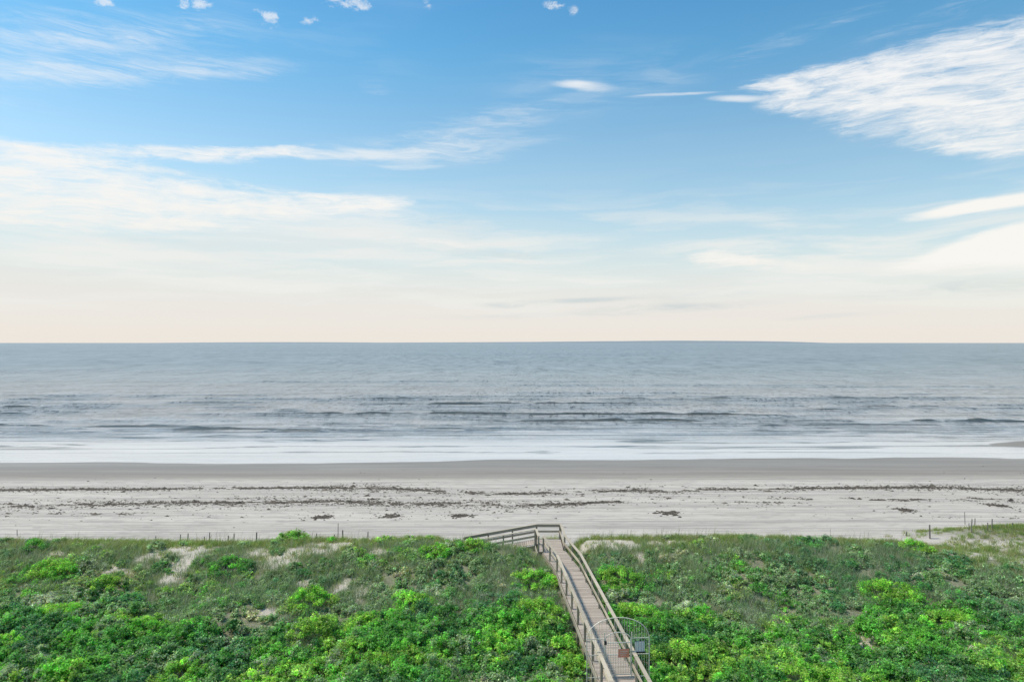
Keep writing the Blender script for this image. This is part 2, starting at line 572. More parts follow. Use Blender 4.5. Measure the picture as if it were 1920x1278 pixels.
n_mot = t.noise(t.mapping(pos, (3, 5, 0), scale=(0.5, 1.4, 1)), 1.0, 7, 0.72, 0.6)
sand = t.mix(t.rng(n_mot, 0.47, 0.64, 0, 0.52), sand, (0.29, 0.255, 0.215))
sand = t.mix(t.rng(n_fine, 0.4, 0.7, 0, 0.2), sand, (0.36, 0.34, 0.31))
dune_sand = t.mix(t.rng(n_fine, 0.3, 0.7), (0.62, 0.54, 0.44), (0.50, 0.43, 0.34))
sand = t.mix(t.rng(gy, 45.5, 48.5, 1, 0), sand, dune_sand)
# wet sand near the water
wy = t.math('ADD', gy, t.math('MULTIPLY', t.math('SUBTRACT', t.noise(t.mapping(pos, scale=(0.02, 0.08, 1)), 1.0, 4, 0.55, 0.5), 0.5), 6.0))
wet = t.rng(wy, 75.0, 82.0)
wet2 = t.math('MULTIPLY', t.rng(n_big, 0.3, 0.6, 0.65, 1.0), wet)
sand = t.mix(wet2, sand, (0.235, 0.20, 0.16))
litter = t.mix(t.rng(n_fine, 0.35, 0.65), (0.15, 0.16, 0.08), (0.27, 0.25, 0.17))
sand = t.mix(cov, sand, litter)
t.put(p.inputs['Base Color'], sand)
t.put(p.inputs['Roughness'], t.rng(t.math('MULTIPLY', wet, t.rng(wy, 78, 92, 0.4, 1)), 0, 1, 0.95, 0.5))
p.inputs['Specular IOR Level'].default_value = 0.4
b = t.new('ShaderNodeBump')
b.inputs['Strength'].default_value = 0.5
b.inputs['Distance'].default_value = 0.12
hgt = t.math('ADD', t.math('MULTIPLY', n_fine, 0.45), t.math('MULTIPLY', n_str, 1.0))
t.put(b.inputs['Height'], t.math('MULTIPLY', hgt, t.rng(wet, 0, 1, 1.0, 0.12)))
t.l.new(b.outputs[0], p.inputs['Normal'])
M_SAND = m
tint = np.repeat(cover.reshape(-1, 1), 3, 1)
me = np_mesh('beach_ground', np.stack([X, Y, Z], -1).reshape(-1, 3), faces, M_SAND, tint, smooth=True)
tag(link('beach_ground', me), kind='structure')

# ------------------------------------------------------------------ sea
# each breaker seen: (px centre, py, half length px, height m)
_r = random.Random(5)
WAVES = [(_r.uniform(0, 1920), _r.uniform(738, 812), _r.uniform(14, 60), _r.uniform(.05, .17)) for _ in range(110)] + [(20, 764, 60, .34), (60, 772, 70, .16), (800, 759, 90, .26), (1020, 757, 140, .28), (820, 777, 160, .36), (1130, 779, 170, .36), (1235, 792, 70, .42), (1050, 792, 90, .26),
         (15, 800, 55, .42), (285, 802, 105, .44), (440, 806, 120, .2), (700, 804, 160, .13), (960, 806, 200, .13), (1400, 797, 200, .16), (1640, 799, 220, .17), (1780, 791, 90, .32), (1880, 793, 60, .30),
         (1690, 763, 75, .22), (1350, 748, 130, .18), (1120, 736, 120, .13), (1490, 747, 120, .12), (1350, 780, 110, .2), (520, 776, 120, .15), (330, 788, 150, .1), (170, 760, 120, .12), (1500, 790, 90, .15),
         (600, 748, 200, .1), (1650, 745, 200, .1), (250, 740, 200, .08), (860, 742, 160, .1), (1200, 722, 260, .1), (700, 715, 300, .1), (1700, 725, 220, .1), (100, 812, 120, .1), (1180, 808, 300, .07),
         (200, 822, 260, .05), (700, 826, 300, .05), (1150, 835, 320, .05), (480, 815, 240, .06), (1500, 812, 320, .06), (980, 820, 260, .05), (1300, 826, 240, .04)]
yw = [86.0]
while yw[-1] < 420:
    d = yw[-1]
    yw.append(d + max(0.28, 0.28 * (d / 150) ** 1.6))
while yw[-1] < 60000:
    yw.append(yw[-1] * 1.12)
yw = np.array(yw)
xw = [0.0]
while xw[-1] < 60000:
    v = xw[-1]
    xw.append(v + (1.1 if v < 170 else (v - 170) * 0.16 + 1.1))
xw = np.array(xw)
xw = np.concatenate([-xw[:0:-1], xw])
XW, YW = np.meshgrid(xw, yw)
amp = sstep(94, 130, YW)
ZW = 0.10 * (fbm(XW * 0.05, YW * 0.33, 40, 5) - 0.5) * amp * sstep(1500, 300, YW)
ZW = ZW + 0.22 * (fbm(XW * 0.02, YW * 0.10, 44, 3) - 0.5) * sstep(120, 180, YW) * sstep(2500, 500, YW)
for k, (px, py, hl, hgt) in enumerate(WAVES):
    d = F * CAM_H / (py - HZ)
    cx = (px - 960) * d / F
    L = hl * d / F
    along = (XW - cx) / L
    wob = (vnoise(XW * 0.07, XW * 0 + k * 3.1, 50 + k) - 0.5) * 2.6 + (vnoise(XW * 0.35, XW * 0 + k * 1.7, 90 + k) - 0.5) * 0.7
    q = YW - (d + wob)
    wd = 0.42 + hgt * 0.9
    # steep towards the beach, long back
    hgt = min(hgt, 0.30)
    along = along / 1.45
    prof = np.where(q < 0, np.exp(-(q / (wd * 0.6)) ** 2), np.exp(-(q / (wd * 2.2)) ** 2))
    env = np.exp(-np.abs(along) ** 3.0) * sstep(0.0, 0.62, fbm(XW * 0.30, YW * 0.10 + k, 70 + k, 4)) * 1.15 * (0.35 + 0.65 * sstep(98, 118, YW))
    ZW = ZW + 1.9 * hgt * prof * env
ix = np.arange(ZW.size).reshape(ZW.shape)
fw = np.stack([ix[:-1, :-1], ix[:-1, 1:], ix[1:, 1:], ix[1:, :-1]], -1).reshape(-1, 4)

m, t, p = new_mat('sea_water')
geo = t.new('ShaderNodeNewGeometry')
pos = geo.outputs['Position']
gx, gy, gzz = t.xyz(pos)
dist = t.math('MAXIMUM', gy, 80.0)
r1 = t.noise(t.mapping(pos, scale=(0.55, 1.5, 1)), 1.0, 5, 0.62, 0.6)
r2 = t.noise(t.mapping(pos, scale=(0.06, 0.24, 1)), 1.0, 6, 0.62, 0.5)
r3 = t.noise(t.mapping(pos, scale=(0.030, 0.010, 1)), 1.0, 8, 0.75, 0.4)
r6 = t.noise(t.mapping(pos, (3, 8, 0), scale=(0.85, 0.30, 1)), 1.0, 5, 0.75, 0.4)
r7 = t.noise(t.mapping(pos, (1, 2, 0), scale=(0.13, 0.03, 1)), 1.0, 6, 0.75, 0.3)
r5 = t.noise(t.mapping(pos, (7, 3, 0), scale=(0.02, 0.11, 1)), 1.0, 12, 0.82, 0.3)
r4 = t.noise(t.mapping(pos, scale=(0.0012, 0.006, 1)), 1.0, 5, 0.6, 0.4)
chop = t.math('ADD', t.math('MULTIPLY', r6, t.rng(gy, 120, 700, 0.75, 0.25)), t.math('MULTIPLY', r7, t.rng(gy, 120, 700, 0.25, 0.75)))
hgt = t.math('ADD', t.math('MULTIPLY', r1, t.rng(gy, 100, 140, 0.01, 0.28)), t.math('MULTIPLY', r2, t.rng(gy, 110, 260, 0.10, 1.5)))
hgt = t.math('ADD', hgt, t.math('MULTIPLY', r5, t.rng(gy, 100, 170, 0.1, 2.2)))
hgt = t.math('ADD', hgt, t.math('MULTIPLY', chop, t.rng(gy, 105, 200, 0.0, 1.6)))
hgt = t.math('ADD', hgt, t.math('MULTIPLY', r3, t.rng(gy, 300, 1500, 0.0, 7.0)))
b = t.new('ShaderNodeBump')
b.inputs['Strength'].default_value = 0.55
b.inputs['Distance'].default_value = 1.0
t.put(b.inputs['Height'], hgt)
deep = t.mix(t.rng(r4, 0.35, 0.65), (0.23, 0.265, 0.255), (0.29, 0.315, 0.30))
deep = t.mix(t.rng(r5, 0.5, 0.66, 0, 0.85), deep, (0.30, 0.33, 0.33))
deep = t.mix(t.rng(r5, 0.5, 0.36, 0, 0.7), deep, (0.07, 0.10, 0.11))
shal = t.mix(t.rng(r5, 0.4, 0.62), (0.20, 0.215, 0.205), (0.42, 0.425, 0.41))
colr = t.mix(t.rng(gy, 170, 330), shal, deep)
colr = t.mix(t.rng(chop, 0.49, 0.40, 0, t.rng(gy, 105, 160, 0.1, 0.95)), colr, (0.035, 0.05, 0.055))  # speckle: how chop facets catch the sky, painted as dark and pale colour
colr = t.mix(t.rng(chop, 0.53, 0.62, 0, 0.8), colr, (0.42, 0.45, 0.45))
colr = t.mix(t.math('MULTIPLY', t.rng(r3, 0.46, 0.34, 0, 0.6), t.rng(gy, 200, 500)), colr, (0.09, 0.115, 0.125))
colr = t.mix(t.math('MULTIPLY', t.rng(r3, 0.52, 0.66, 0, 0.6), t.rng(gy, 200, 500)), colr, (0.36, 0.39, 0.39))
# foam film over the shallows, its whiteness also painting in sky reflection
fn = t.noise(t.mapping(pos, scale=(0.045, 0.40, 1)), 1.0, 7, 0.66, 1.0)
fn2 = t.noise(t.mapping(pos, (40, 9, 0), scale=(0.012, 0.12, 1)), 1.0, 5, 0.6, 0.6)
fy = t.math('ADD', gy, t.math('MULTIPLY', t.math('SUBTRACT', fn2, 0.5), 16.0))
f_sw = t.math('MULTIPLY', t.rng(fy, 120.0, 108.0, 0.0, 1.0), t.rng(fn2, 0.35, 0.6, 0.80, 1.0))
f_mid = t.math('MULTIPLY', t.rng(fn, 0.47, 0.60), t.rng(fy, 175, 118, 0, 0.75))
f_far = t.math('MULTIPLY', t.math('MULTIPLY', t.rng(fn2, 0.48, 0.62), t.rng(fn, .35, .6)), t.rng(gy, 230, 150, 0, 0.5))
foam = t.math('MAXIMUM', t.math('MAXIMUM', f_sw, f_mid), f_far)
foam = t.math('MULTIPLY', foam, t.rng(gzz, 0.24, 0.10, 0.15, 1.0))
foamc = t.mix(t.rng(fn, 0.3, 0.7), (0.57, 0.53, 0.48), (0.66, 0.615, 0.56))
# thin dark edges where one sheet of swash overruns the last
ln = t.math('ABSOLUTE', t.math('SUBTRACT', t.math('FRACT', t.math('ADD', t.math('MULTIPLY', gy, 0.17), t.math('MULTIPLY', fn2, 3.2))), 0.5))
ln = t.math('MULTIPLY', t.rng(ln, 0.13, 0.02), t.rng(t.noise(t.mapping(pos, scale=(0.05, 0.1, 1)), 1.0, 2), 0.33, 0.44))
lnf = t.math('MULTIPLY', ln, t.math('MULTIPLY', t.rng(gy, 97, 101, 0, 0.95), t.rng(gy, 140, 120, 0, 1)))
colr = t.mix(foam, colr, foamc)
# higher water painted dark: thick water plus the wave faces' weaker sky reflection
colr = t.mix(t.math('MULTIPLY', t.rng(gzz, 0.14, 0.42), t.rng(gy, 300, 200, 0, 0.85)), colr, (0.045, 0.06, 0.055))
colr = t.mix(lnf, colr, (0.10, 0.11, 0.105))
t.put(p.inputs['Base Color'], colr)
t.put(p.inputs['Roughness'], t.math('MAXIMUM', t.rng(gy, 90, 600, 0.12, 0.34), t.math('MULTIPLY', foam, 0.16)))
p.inputs['IOR'].default_value = 1.33
t.l.new(b.outputs[0], p.inputs['Normal'])
M_SEA = m
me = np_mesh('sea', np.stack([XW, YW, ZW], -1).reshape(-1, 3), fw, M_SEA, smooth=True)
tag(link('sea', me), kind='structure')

# faint haze band on the horizon, built solid as a long low ridge
m, t, p = new_mat('haze_band_grey')
p.inputs['Base Color'].default_value = (0.24, 0.27, 0.275, 1)
p.inputs['Roughness'].default_value = 0.9
M_FAR = m
px = np.array([-300, -60, 250, 400, 560, 700, 860, 1000, 1150, 1280, 1420, 1500, 1545, 1575, 1640])
hh = np.array([0.0, 0.2, 0.6, 1.8, 2.2, 1.2, 1.8, 2.6, 4.0, 5.2, 4.4, 3.4, 1.6, 0.4, 0.0])
D = 24000.0
pxx = np.linspace(-300, 1640, 160)
hx = np.interp(pxx, px, hh) * D / F + (vnoise(pxx / 23, pxx * 0, 5) - 0.5) * 4
vs = []
for q, hs_ in ((0, 0.0), (600, 0.8), (1400, 1.0), (2600, 0.75), (3600, 0.0)):
    zc = np.maximum(hx, 0) * hs_ - (1.0 if hs_ == 0 else 0)
    vs.append(np.stack([(pxx - 960) * D / F, np.full_like(pxx, D + q), zc], -1))
vs = np.array(vs)
ii = np.arange(vs.shape[0] * vs.shape[1]).reshape(vs.shape[:2])
ff = np.stack([ii[:-1, :-1], ii[:-1, 1:], ii[1:, 1:], ii[1:, :-1]], -1).reshape(-1, 4)
tag(link('horizon_haze_band', np_mesh('horizon_haze_band', vs.reshape(-1, 3), ff, M_FAR, smooth=True)), kind='structure')

# ------------------------------------------------------------------ boardwalk
DECK_Z = 2.5
PATH = [Vector((5.15, 14.0, 0)), Vector((3.36, 40.4, 0)), Vector((2.68, 44.4, 0))]
HALF = 0.70


def path_x(y):
    for a, b_ in zip(PATH[:-1], PATH[1:]):
        if y <= b_.y:
            f = (y - a.y) / (b_.y - a.y)
            return a.x + (b_.x - a.x) * f
    return PATH[-1].x


_boxes = {}


def unit_box(mat):
    """1x1x1 bevelled box shared by alike boards"""
    if mat.name not in _boxes:
        import bmesh
        bm = bmesh.new()
        bmesh.ops.create_cube(bm, size=1)
        me_ = bpy.data.meshes.new('board')
        bm.to_mesh(me_)
        bm.free()
        me_.materials.append(mat)
        _boxes[mat.name] = me_
    return _boxes[mat.name]


def beam(name, a, b_, w, h, mat, parent, roll=0.0):
    """board from a to b, w wide (sideways), h high"""
    a = Vector(a)
    b_ = Vector(b_)
    d = b_ - a
    L = d.length
    xax = d.normalized()
    upv = Vector((0, 0, 1)) if abs(xax.z) < 0.9 else Vector((0, 1, 0))
    yax = upv.cross(xax).normalized()
    zax = xax.cross(yax)
    M = Matrix((xax, yax, zax)).transposed().to_4x4()
    if roll:
        M = M @ Matrix.Rotation(roll, 4, 'X')
    M = Matrix.Translation((a + b_) / 2) @ M @ Matrix.Diagonal((L, w, h, 1))
    o = bpy.data.objects.new(name, unit_box(mat))
    COL.objects.link(o)
    if parent is not None:
        o.parent = parent
        M = parent_inv(parent) @ M
    o.matrix_local = M
    return o


def parent_inv(parent):
    mm = Matrix.Translation(parent.location) @ parent.rotation_euler.to_matrix().to_4x4()
    if parent.parent:
        mm = Matrix.Translation(parent.parent.location) @ parent.parent.rotation_euler.to_matrix().to_4x4() @ mm
    return mm.inverted()


walk = empty('boardwalk', (4.4, 25.0, 1.5), 'weathered grey wooden boardwalk with railings running through the green dune to the beach', 'boardwalk')


def jit(s):
    return random.uniform(-s, s)


# deck planks
yv = 14.2
PL = 0.140
cnt = 0
while yv < 44.2:
    seg = 0 if yv < 40.4 else 1
    d = (PATH[seg + 1] - PATH[seg]).normalized()
    nrm = Vector((d.y, -d.x, 0))
    c = Vector((path_x(yv), yv, DECK_Z - 0.02 + jit(0.004)))
    e = jit(0.012)
    # skew at the bend
    wpl = HALF + 0.03
    beam('plank', c - nrm * (wpl + e), c + nrm * (wpl - e), PL - 0.014, 0.038, M_DECK, walk, roll=jit(0.015))
    yv += PL * d.y
    cnt += 1
# platform planks, running the other way
PX0, PX1, PY0, PY1 = 1.72, 3.36, 44.2, 47.0
yv = PY0 + 0.07
while yv < PY1:
    beam('plank', (PX0, yv, DECK_Z - 0.024 + jit(0.004)), (PX1 - 0.02, yv, DECK_Z - 0.024 + jit(0.004)), PL - 0.014, 0.038, M_DECK, walk)
    yv += PL
# ramp to the left, down to the sand
RX0, RZ0, RX1, RZ1 = PX0, DECK_Z, -3.3, 1.62
n = int((RX0 - RX1) / PL)
for k in range(n):
    f = (k + 0.5) / n
    x = RX0 + (RX1 - RX0) * f
    z = RZ0 + (RZ1 - RZ0) * f - 0.02
    beam('plank', (x, 45.95, z), (x, 47.0, z), PL - 0.014, 0.038, M_DECK, walk)


def railing(pts, side_n, cap_w=0.15, post_step=1.9, mids=(0.52,), rail_h=1.0, fascia=False):
    """pts: rail line at deck height; posts go into the ground"""
    for a, b_ in zip(pts[:-1], pts[1:]):
        a = Vector(a)
        b_ = Vector(b_)
        d = b_ - a
        L = d.length
        k = max(1, round(L / post_step))
        out = Vector((side_n[0], side_n[1], 0))
        for i in range(k + (1 if b_ == Vector(pts[-1]) else 0)):
            q = a + d * (i / k)
            g = gz(q.x, q.y) - 0.3
            beam('post', (q.x, q.y, g), (q.x, q.y, q.z + rail_h - 0.022), 0.10, 0.10, M_POST, walk)
        for i in range(k):
            q0 = a + d * (i / k)
            q1 = a + d * ((i + 1) / k)
            s_ = d.normalized() * 0.004
            upz = Vector((0, 0, rail_h))
            beam('cap_rail', q0 + upz + s_ + Vector((0, 0, jit(.006))), q1 + upz - s_ + Vector((0, 0, jit(.006))), cap_w, 0.04, M_RAIL, walk)
            if fascia:
                beam('fascia_board', q0 + Vector((0, 0, rail_h - 0.10)) - out * 0.068 + s_, q1 + Vector((0, 0, rail_h - 0.10)) - out * 0.068 - s_, 0.035, 0.15, M_POST, walk)
            for mh in mids:
                off = -out * 0.072
                beam('mid_rail', q0 + Vector((0, 0, mh)) + off + s_, q1 + Vector((0, 0, mh)) + off - s_, 0.04, 0.14, M_RAIL, walk)
            # board under the cap and the deck's edge beam
            beam('edge_beam', q0 + Vector((0, 0, -0.17)) + out * 0.075 + s_, q1 + Vector((0, 0, -0.17)) + out * 0.075 - s_, 0.045, 0.24, M_POST, walk)


d0 = (PATH[1] - PATH[0]).normalized()
n0 = Vector((d0.y, -d0.x, 0))
dz3 = Vector((0, 0, DECK_Z))
# right side, all the way to the corner
railing([PATH[0] + n0 * HALF + dz3, PATH[1] + n0 * HALF + dz3, Vector((3.42, 44.4, DECK_Z)), Vector((3.36, 47.06, DECK_Z))], n0)
# left side
railing([PATH[0] - n0 * HALF + dz3, PATH[1] - n0 * HALF + dz3, Vector((2.03, 44.15, DECK_Z))], -n0)
# short return rail on the platform's left
railing([(1.72, 44.15, DECK_Z), (1.62, 45.9, DECK_Z)], (-1, 0), post_step=1.7)
# far rail and near rail of the ramp
railing([(3.30, 47.12, DECK_Z), (1.7, 47.12, DECK_Z)], (0, 1), cap_w=0.16, fascia=True)
railing([(1.7, 47.12, DECK_Z), (RX1, 47.12, RZ1)], (0, 1), cap_w=0.16, fascia=True)
railing([(1.55, 45.84, DECK_Z - 0.01), (RX1 + .6, 45.84, RZ1 + .1)], (0, -1), cap_w=0.16)
# joists / cross beams under the deck
yv = 15.9
while yv < 44:
    x = path_x(yv)
    beam('cross_beam', (x - 0.72, yv, DECK_Z - 0.16), (x + 0.72, yv + 0.02, DECK_Z - 0.16), 0.05, 0.2, M_POST, walk)
    yv += 1.9
for sx in (-0.4, 0.0, 0.4):
    for a, b_ in zip(PATH[:-1], PATH[1:]):
        beam('joist', a + Vector((sx, 0, DECK_Z - 0.055)), b_ + Vector((sx, 0, DECK_Z - 0.055)), 0.045, 0.03, M_POST, walk)
for yy in (44.4, 45.6, 46.9):
    beam('joist', (PX0, yy, DECK_Z - 0.12), (PX1, yy, DECK_Z - 0.12), 0.05, 0.14, M_POST, walk)
for k in range(5):
    beam('skirt_board', (1.80 + 0.0 * k, 44.08, DECK_Z - 0.15 - k * 0.15), (2.0 + 0.05, 44.08, DECK_Z - 0.15 - k * 0.15), 0.03, 0.13, M_POST, walk)

# ------------------------------------------------------------------ gate
GY = 27.7
GX = path_x(GY) + 0.08
gate = empty('arched_gate', (GX, GY, DECK_Z), 'pale metal arched security gate standing across the boardwalk, thin upright bars', 'gate', rz=math.atan2(-d0.x, d0.y))
gate_rot = gate.rotation_euler.to_matrix()


def gp(s_, z, o=0.0):
    return Vector(gate.location) + gate_rot @ Vector((s_, o, z))


def tube_mesh(name, pts, r, mat, closed=False, nseg=6):
    vs_, fs_ = [], []
    pts = [Vector(q) for q in pts]
    for i, q in enumerate(pts):
        a = pts[max(0, i - 1)]
        b_ = pts[min(len(pts) - 1, i + 1)]
        d_ = (b_ - a).normalized()
        u_ = d_.cross(Vector((0, 1, 0.03))).normalized()
        w_ = d_.cross(u_)
        for k in range(nseg):
            an = 2 * math.pi * k / nseg
            vs_.append(q + u_ * math.cos(an) * r + w_ * math.sin(an) * r)
    for i in range(len(pts) - 1):
        for k in range(nseg):
            k2 = (k + 1) % nseg
            fs_.append((i * nseg + k, i * nseg + k2, (i + 1) * nseg + k2, (i + 1) * nseg + k))
    me_ = bpy.data.meshes.new(name)
    me_.from_pydata([tuple(q) for q in vs_], [], fs_ + [tuple(range(nseg))[::-1], tuple(range((len(pts) - 1) * nseg, len(pts) * nseg))])
    me_.materials.append(mat)
    return me_


HW, SPR, PK = 1.28, 1.53, 2.38


def arch_z(s_):
    return SPR + (PK - SPR) * math.sqrt(max(0, 1 - (s_ / HW) ** 2))


for sg in (-1, 1):
    beam('gate_post', gp(sg * HW, -1.2), gp(sg * HW, SPR), 0.04, 0.04, M_GATE, gate)
    beam('gate_post', gp(sg * 0.56, -0.02), gp(sg * 0.56, SPR + .25), 0.035, 0.035, M_GATE, gate)
pts = [(s_, 0, arch_z(s_)) for s_ in [HW * math.cos(math.pi * (1 - k / 24)) for k in range(25)]]
link('arch', tube_mesh('arch', pts, 0.017, M_GATE), gate)
for sg in (-1, 1):
    for zz in (SPR, 0.88, -0.02):
        beam('rail', gp(sg * 0.59, zz), gp(sg * (HW - 0.03), zz), 0.026, 0.026, M_GATE, gate)
    for k in range(6):
        s_ = sg * (0.66 + k * 0.105)
        beam('bar', gp(s_, -0.25), gp(s_, arch_z(s_) - 0.01), 0.011, 0.011, M_GATE, gate)
for k in range(10):
    s_ = -0.47 + k * 0.105
    z0 = SPR + 0.32 * math.sqrt(max(0, 1 - (s_ / 0.56) ** 2)) + .02
    beam('bar', gp(s_, z0), gp(s_, arch_z(s_) - 0.01), 0.011, 0.011, M_GATE, gate)
# door with its own low arch
door = bpy.data.objects.new('door', None)
COL.objects.link(door)
door.parent = gate
pts = [(s_, -0.0, SPR - 0.05 + 0.30 * math.sqrt(max(0, 1 - (s_ / 0.52) ** 2))) for s_ in [0.52 * math.cos(math.pi * (1 - k / 16)) for k in range(17)]]
link('door_arch', tube_mesh('door_arch', pts, 0.02, M_GATE), door)
for sg in (-1, 1):
    beam('stile', gp(sg * 0.51, 0.06), gp(sg * 0.51, SPR - .04), 0.036, 0.036, M_GATE, door)
for zz in (0.08, 0.88, 1.36):
    beam('door_rail', gp(-0.49, zz), gp(0.49, zz), 0.03, 0.03, M_GATE, door)
for k in range(9):
    s_ = -0.41 + k * 0.1025
    beam('door_bar', gp(s_, 0.1), gp(s_, SPR - 0.07 + 0.30 * math.sqrt(max(0, 1 - (s_ / 0.52) ** 2))), 0.013, 0.013, M_GATE, door)
for k in range(7):
    zz = 0.18 + k * 0.10
    beam('cross_bar', gp(-0.49, zz), gp(0.49, zz), 0.009, 0.009, M_GATE, door)
beam('handle', gp(-0.53, 1.32, -0.05), gp(-0.53, 1.46, -0.05), 0.10, 0.08, M_BLACK, door)
sg_ = empty('warning_sign', gp(0.2, 0.78, -0.04), 'small orange rectangular notice with pale print hung on the gate', 'sign', rz=gate.rotation_euler.z)
for nm, a, b_, w_, h_, mt in (('sign_panel', (0.0, 0.95, -.045), (0.44, 0.95, -.045), 0.012, 0.34, M_ORANGE), ('printed_line', (0.06, 1.03, -.053), (0.38, 1.03, -.053), 0.004, 0.035, M_PALE), ('printed_line', (0.06, 0.95, -.053), (0.36, 0.95, -.053), 0.004, 0.03, M_PALE), ('printed_line', (0.06, 0.88, -.053), (0.3, 0.88, -.053), 0.004, 0.03, M_PALE)):
    beam(nm, gp(*a), gp(*b_), w_, h_, mt, sg_)
pn = empty('louvred_panel', gp(0.89, 1.0, -0.05), 'small white panel with upright ribs fixed to the right wing of the gate', 'panel', rz=gate.rotation_euler.z)
beam('back_plate', gp(0.69, 1.2, -0.04), gp(1.08, 1.2, -0.04), 0.012, 0.42, M_PLATE, pn)
for k in range(6):
    beam('rib', gp(0.72 + k * 0.066, 1.01, -0.055), gp(0.72 + k * 0.066, 1.39, -0.055), 0.046, 0.016, M_WHITE, pn)
beam('sill', gp(0.67, 0.965, -0.05), gp(1.12, 0.965, -0.05), 0.06, 0.04, M_BLACK, pn)

# ------------------------------------------------------------------ stakes of the dune fence
STK = [  # px, top row, base row, label
    (293, 1004, 1013, 'leftmost short grey stake in the row behind the left dune'),
    (338, 1001, 1013, 'second grey stake from the left, leaning, behind the left dune'),
    (352, 999, 1014, 'third grey stake from the left, close beside a leaning one'),
    (384, 1005, 1014, 'short fourth grey stake from the left behind the dune grass'),
    (393, 997, 1014, 'tall fifth grey stake from the left beside a very short one'),
    (429, 1003, 1015, 'shorter stake of the pair left of the thick lone stake'),
    (439, 999, 1015, 'taller stake of the pair left of the thick lone stake'),
    (481, 997, 1017, 'thick lone grey stake midway along the left fence row'),
    (529, 997, 1008, 'thin grey stake just left of the rounded grassy bush'),
    (594, 999, 1009, 'short stake right of the rounded grassy bush on the left dune'),
    (627, 1001, 1008, 'tiny stake beside the tallest thin pole of the left row'),
    (634, 980, 1008, 'tallest thin pole of the left fence row'),
    (643, 993, 1007, 'stout stake just right of the tallest thin pole'),
    (690, 996, 1006, 'last short stake of the left row, nearest the boardwalk'),
    (1699, 997, 1004, 'tiny dark stake at the sand, leftmost of the right group'),
    (1743, 983, 1009, 'thick brown weathered post standing alone right of the dune crest'),
    (1809, 959, 982, 'thin post standing farthest out on the sand at right'),
    (1816, 980, 992, 'short thin stake just left of the leaning post at right'),
    (1820, 972, 998, 'leaning pale post at the left foot of the right grassy mound'),
    (1827, 971, 987, 'dark upright stake just right of the leaning pale post'),
    (1851, 979, 996, 'left stake of the pair on the right grassy mound'),
    (1859, 972, 993, 'right, taller stake of the pair on the right grassy mound'),
    (1898, 979, 988, 'short dark stake on top of the right grassy mound'),
    (33, 992, 1004, 'isolated thin stake near the far left edge of the beach'),
]


def stake_mesh(L, r, lean):
    vs_, fs_ = [], []
    N = 7
    for i, f in enumerate((0, 0.5, 0.97, 1.0)):
        rr = r * (1.0, 0.93, 0.85, 0.6)[i]
        for k in range(N):
            an = 2 * math.pi * k / N
            vs_.append((math.cos(an) * rr + lean * L * f, math.sin(an) * rr, L * f))
    for i in range(3):
        for k in range(N):
            k2 = (k + 1) % N
            fs_.append((i * N + k, i * N + k2, (i + 1) * N + k2, (i + 1) * N + k))
    fs_.append(tuple(range(3 * N, 4 * N)))
    me_ = bpy.data.meshes.new('fence_stake')
    me_.from_pydata(vs_, [], fs_)
    me_.materials.append(M_STAKE)
    return me_


for (px, t0, t1, lab) in STK:
    # step out along the line of sight to the base until it meets the ground
    y = 45.6
    while y < 70:
        x = (px - 960) * y / F
        zray = CAM_H - (t1 - HZ) * y / F
        if zray <= gz(x, y) + 0.02 and y > 46.4:
            break
        y += 0.1
    x = (px - 960) * y / F
    g = gz(x, y)
    L = CAM_H - (t0 - HZ) * y / F - g
    L = max(0.3, L)
    rr = 0.055 if px in (481, 1743, 643) else (0.028 if px in (634, 1809, 1816, 33) else 0.042)
    lean = 0.06 if px in (338, 1820, 352) else random.uniform(-0.03, 0.03)
    o = link('fence_stake', stake_mesh(L + 0.25, rr, lean), None, (x, y, g - 0.25))
    tag(o, lab, 'fence stake', 'stakes of the old dune fence')

# ------------------------------------------------------------------ foliage
C_DARK = (0.070, 0.20, 0.055)
C_MID = (0.135, 0.35, 0.075)
C_GREEN = (0.18, 0.47, 0.065)
C_LIME = (0.34, 0.54, 0.085)
C_BLUE = (0.105, 0.26, 0.115)
C_GREY = (0.31, 0.39, 0.22)
C_SAGE = (0.25, 0.35, 0.17)
C_OLIVE = (0.34, 0.42, 0.14)
C_SILV = (0.50, 0.53, 0.40)
SILV_AT = [gpt(*q, 2.2) + (r_,) for q, r_ in (((430, 1162), 1.1), ((465, 1148), .9), ((440, 1180), .7), ((880, 1255), .8), ((1150, 1235), .1), ((1430, 1140), .9), ((1850, 1215), .8), ((720, 1075), 1.4), ((930, 1090), 1.0), ((60, 1090), .9), ((1270, 1060), 1.2), ((620, 1190), .5), ((1780, 1090), .8))]
C_STRAW = (0.58, 0.52, 0.37)


def unit(v):
    return v / np.maximum(np.linalg.norm(v, axis=1, keepdims=True), 1e-9)


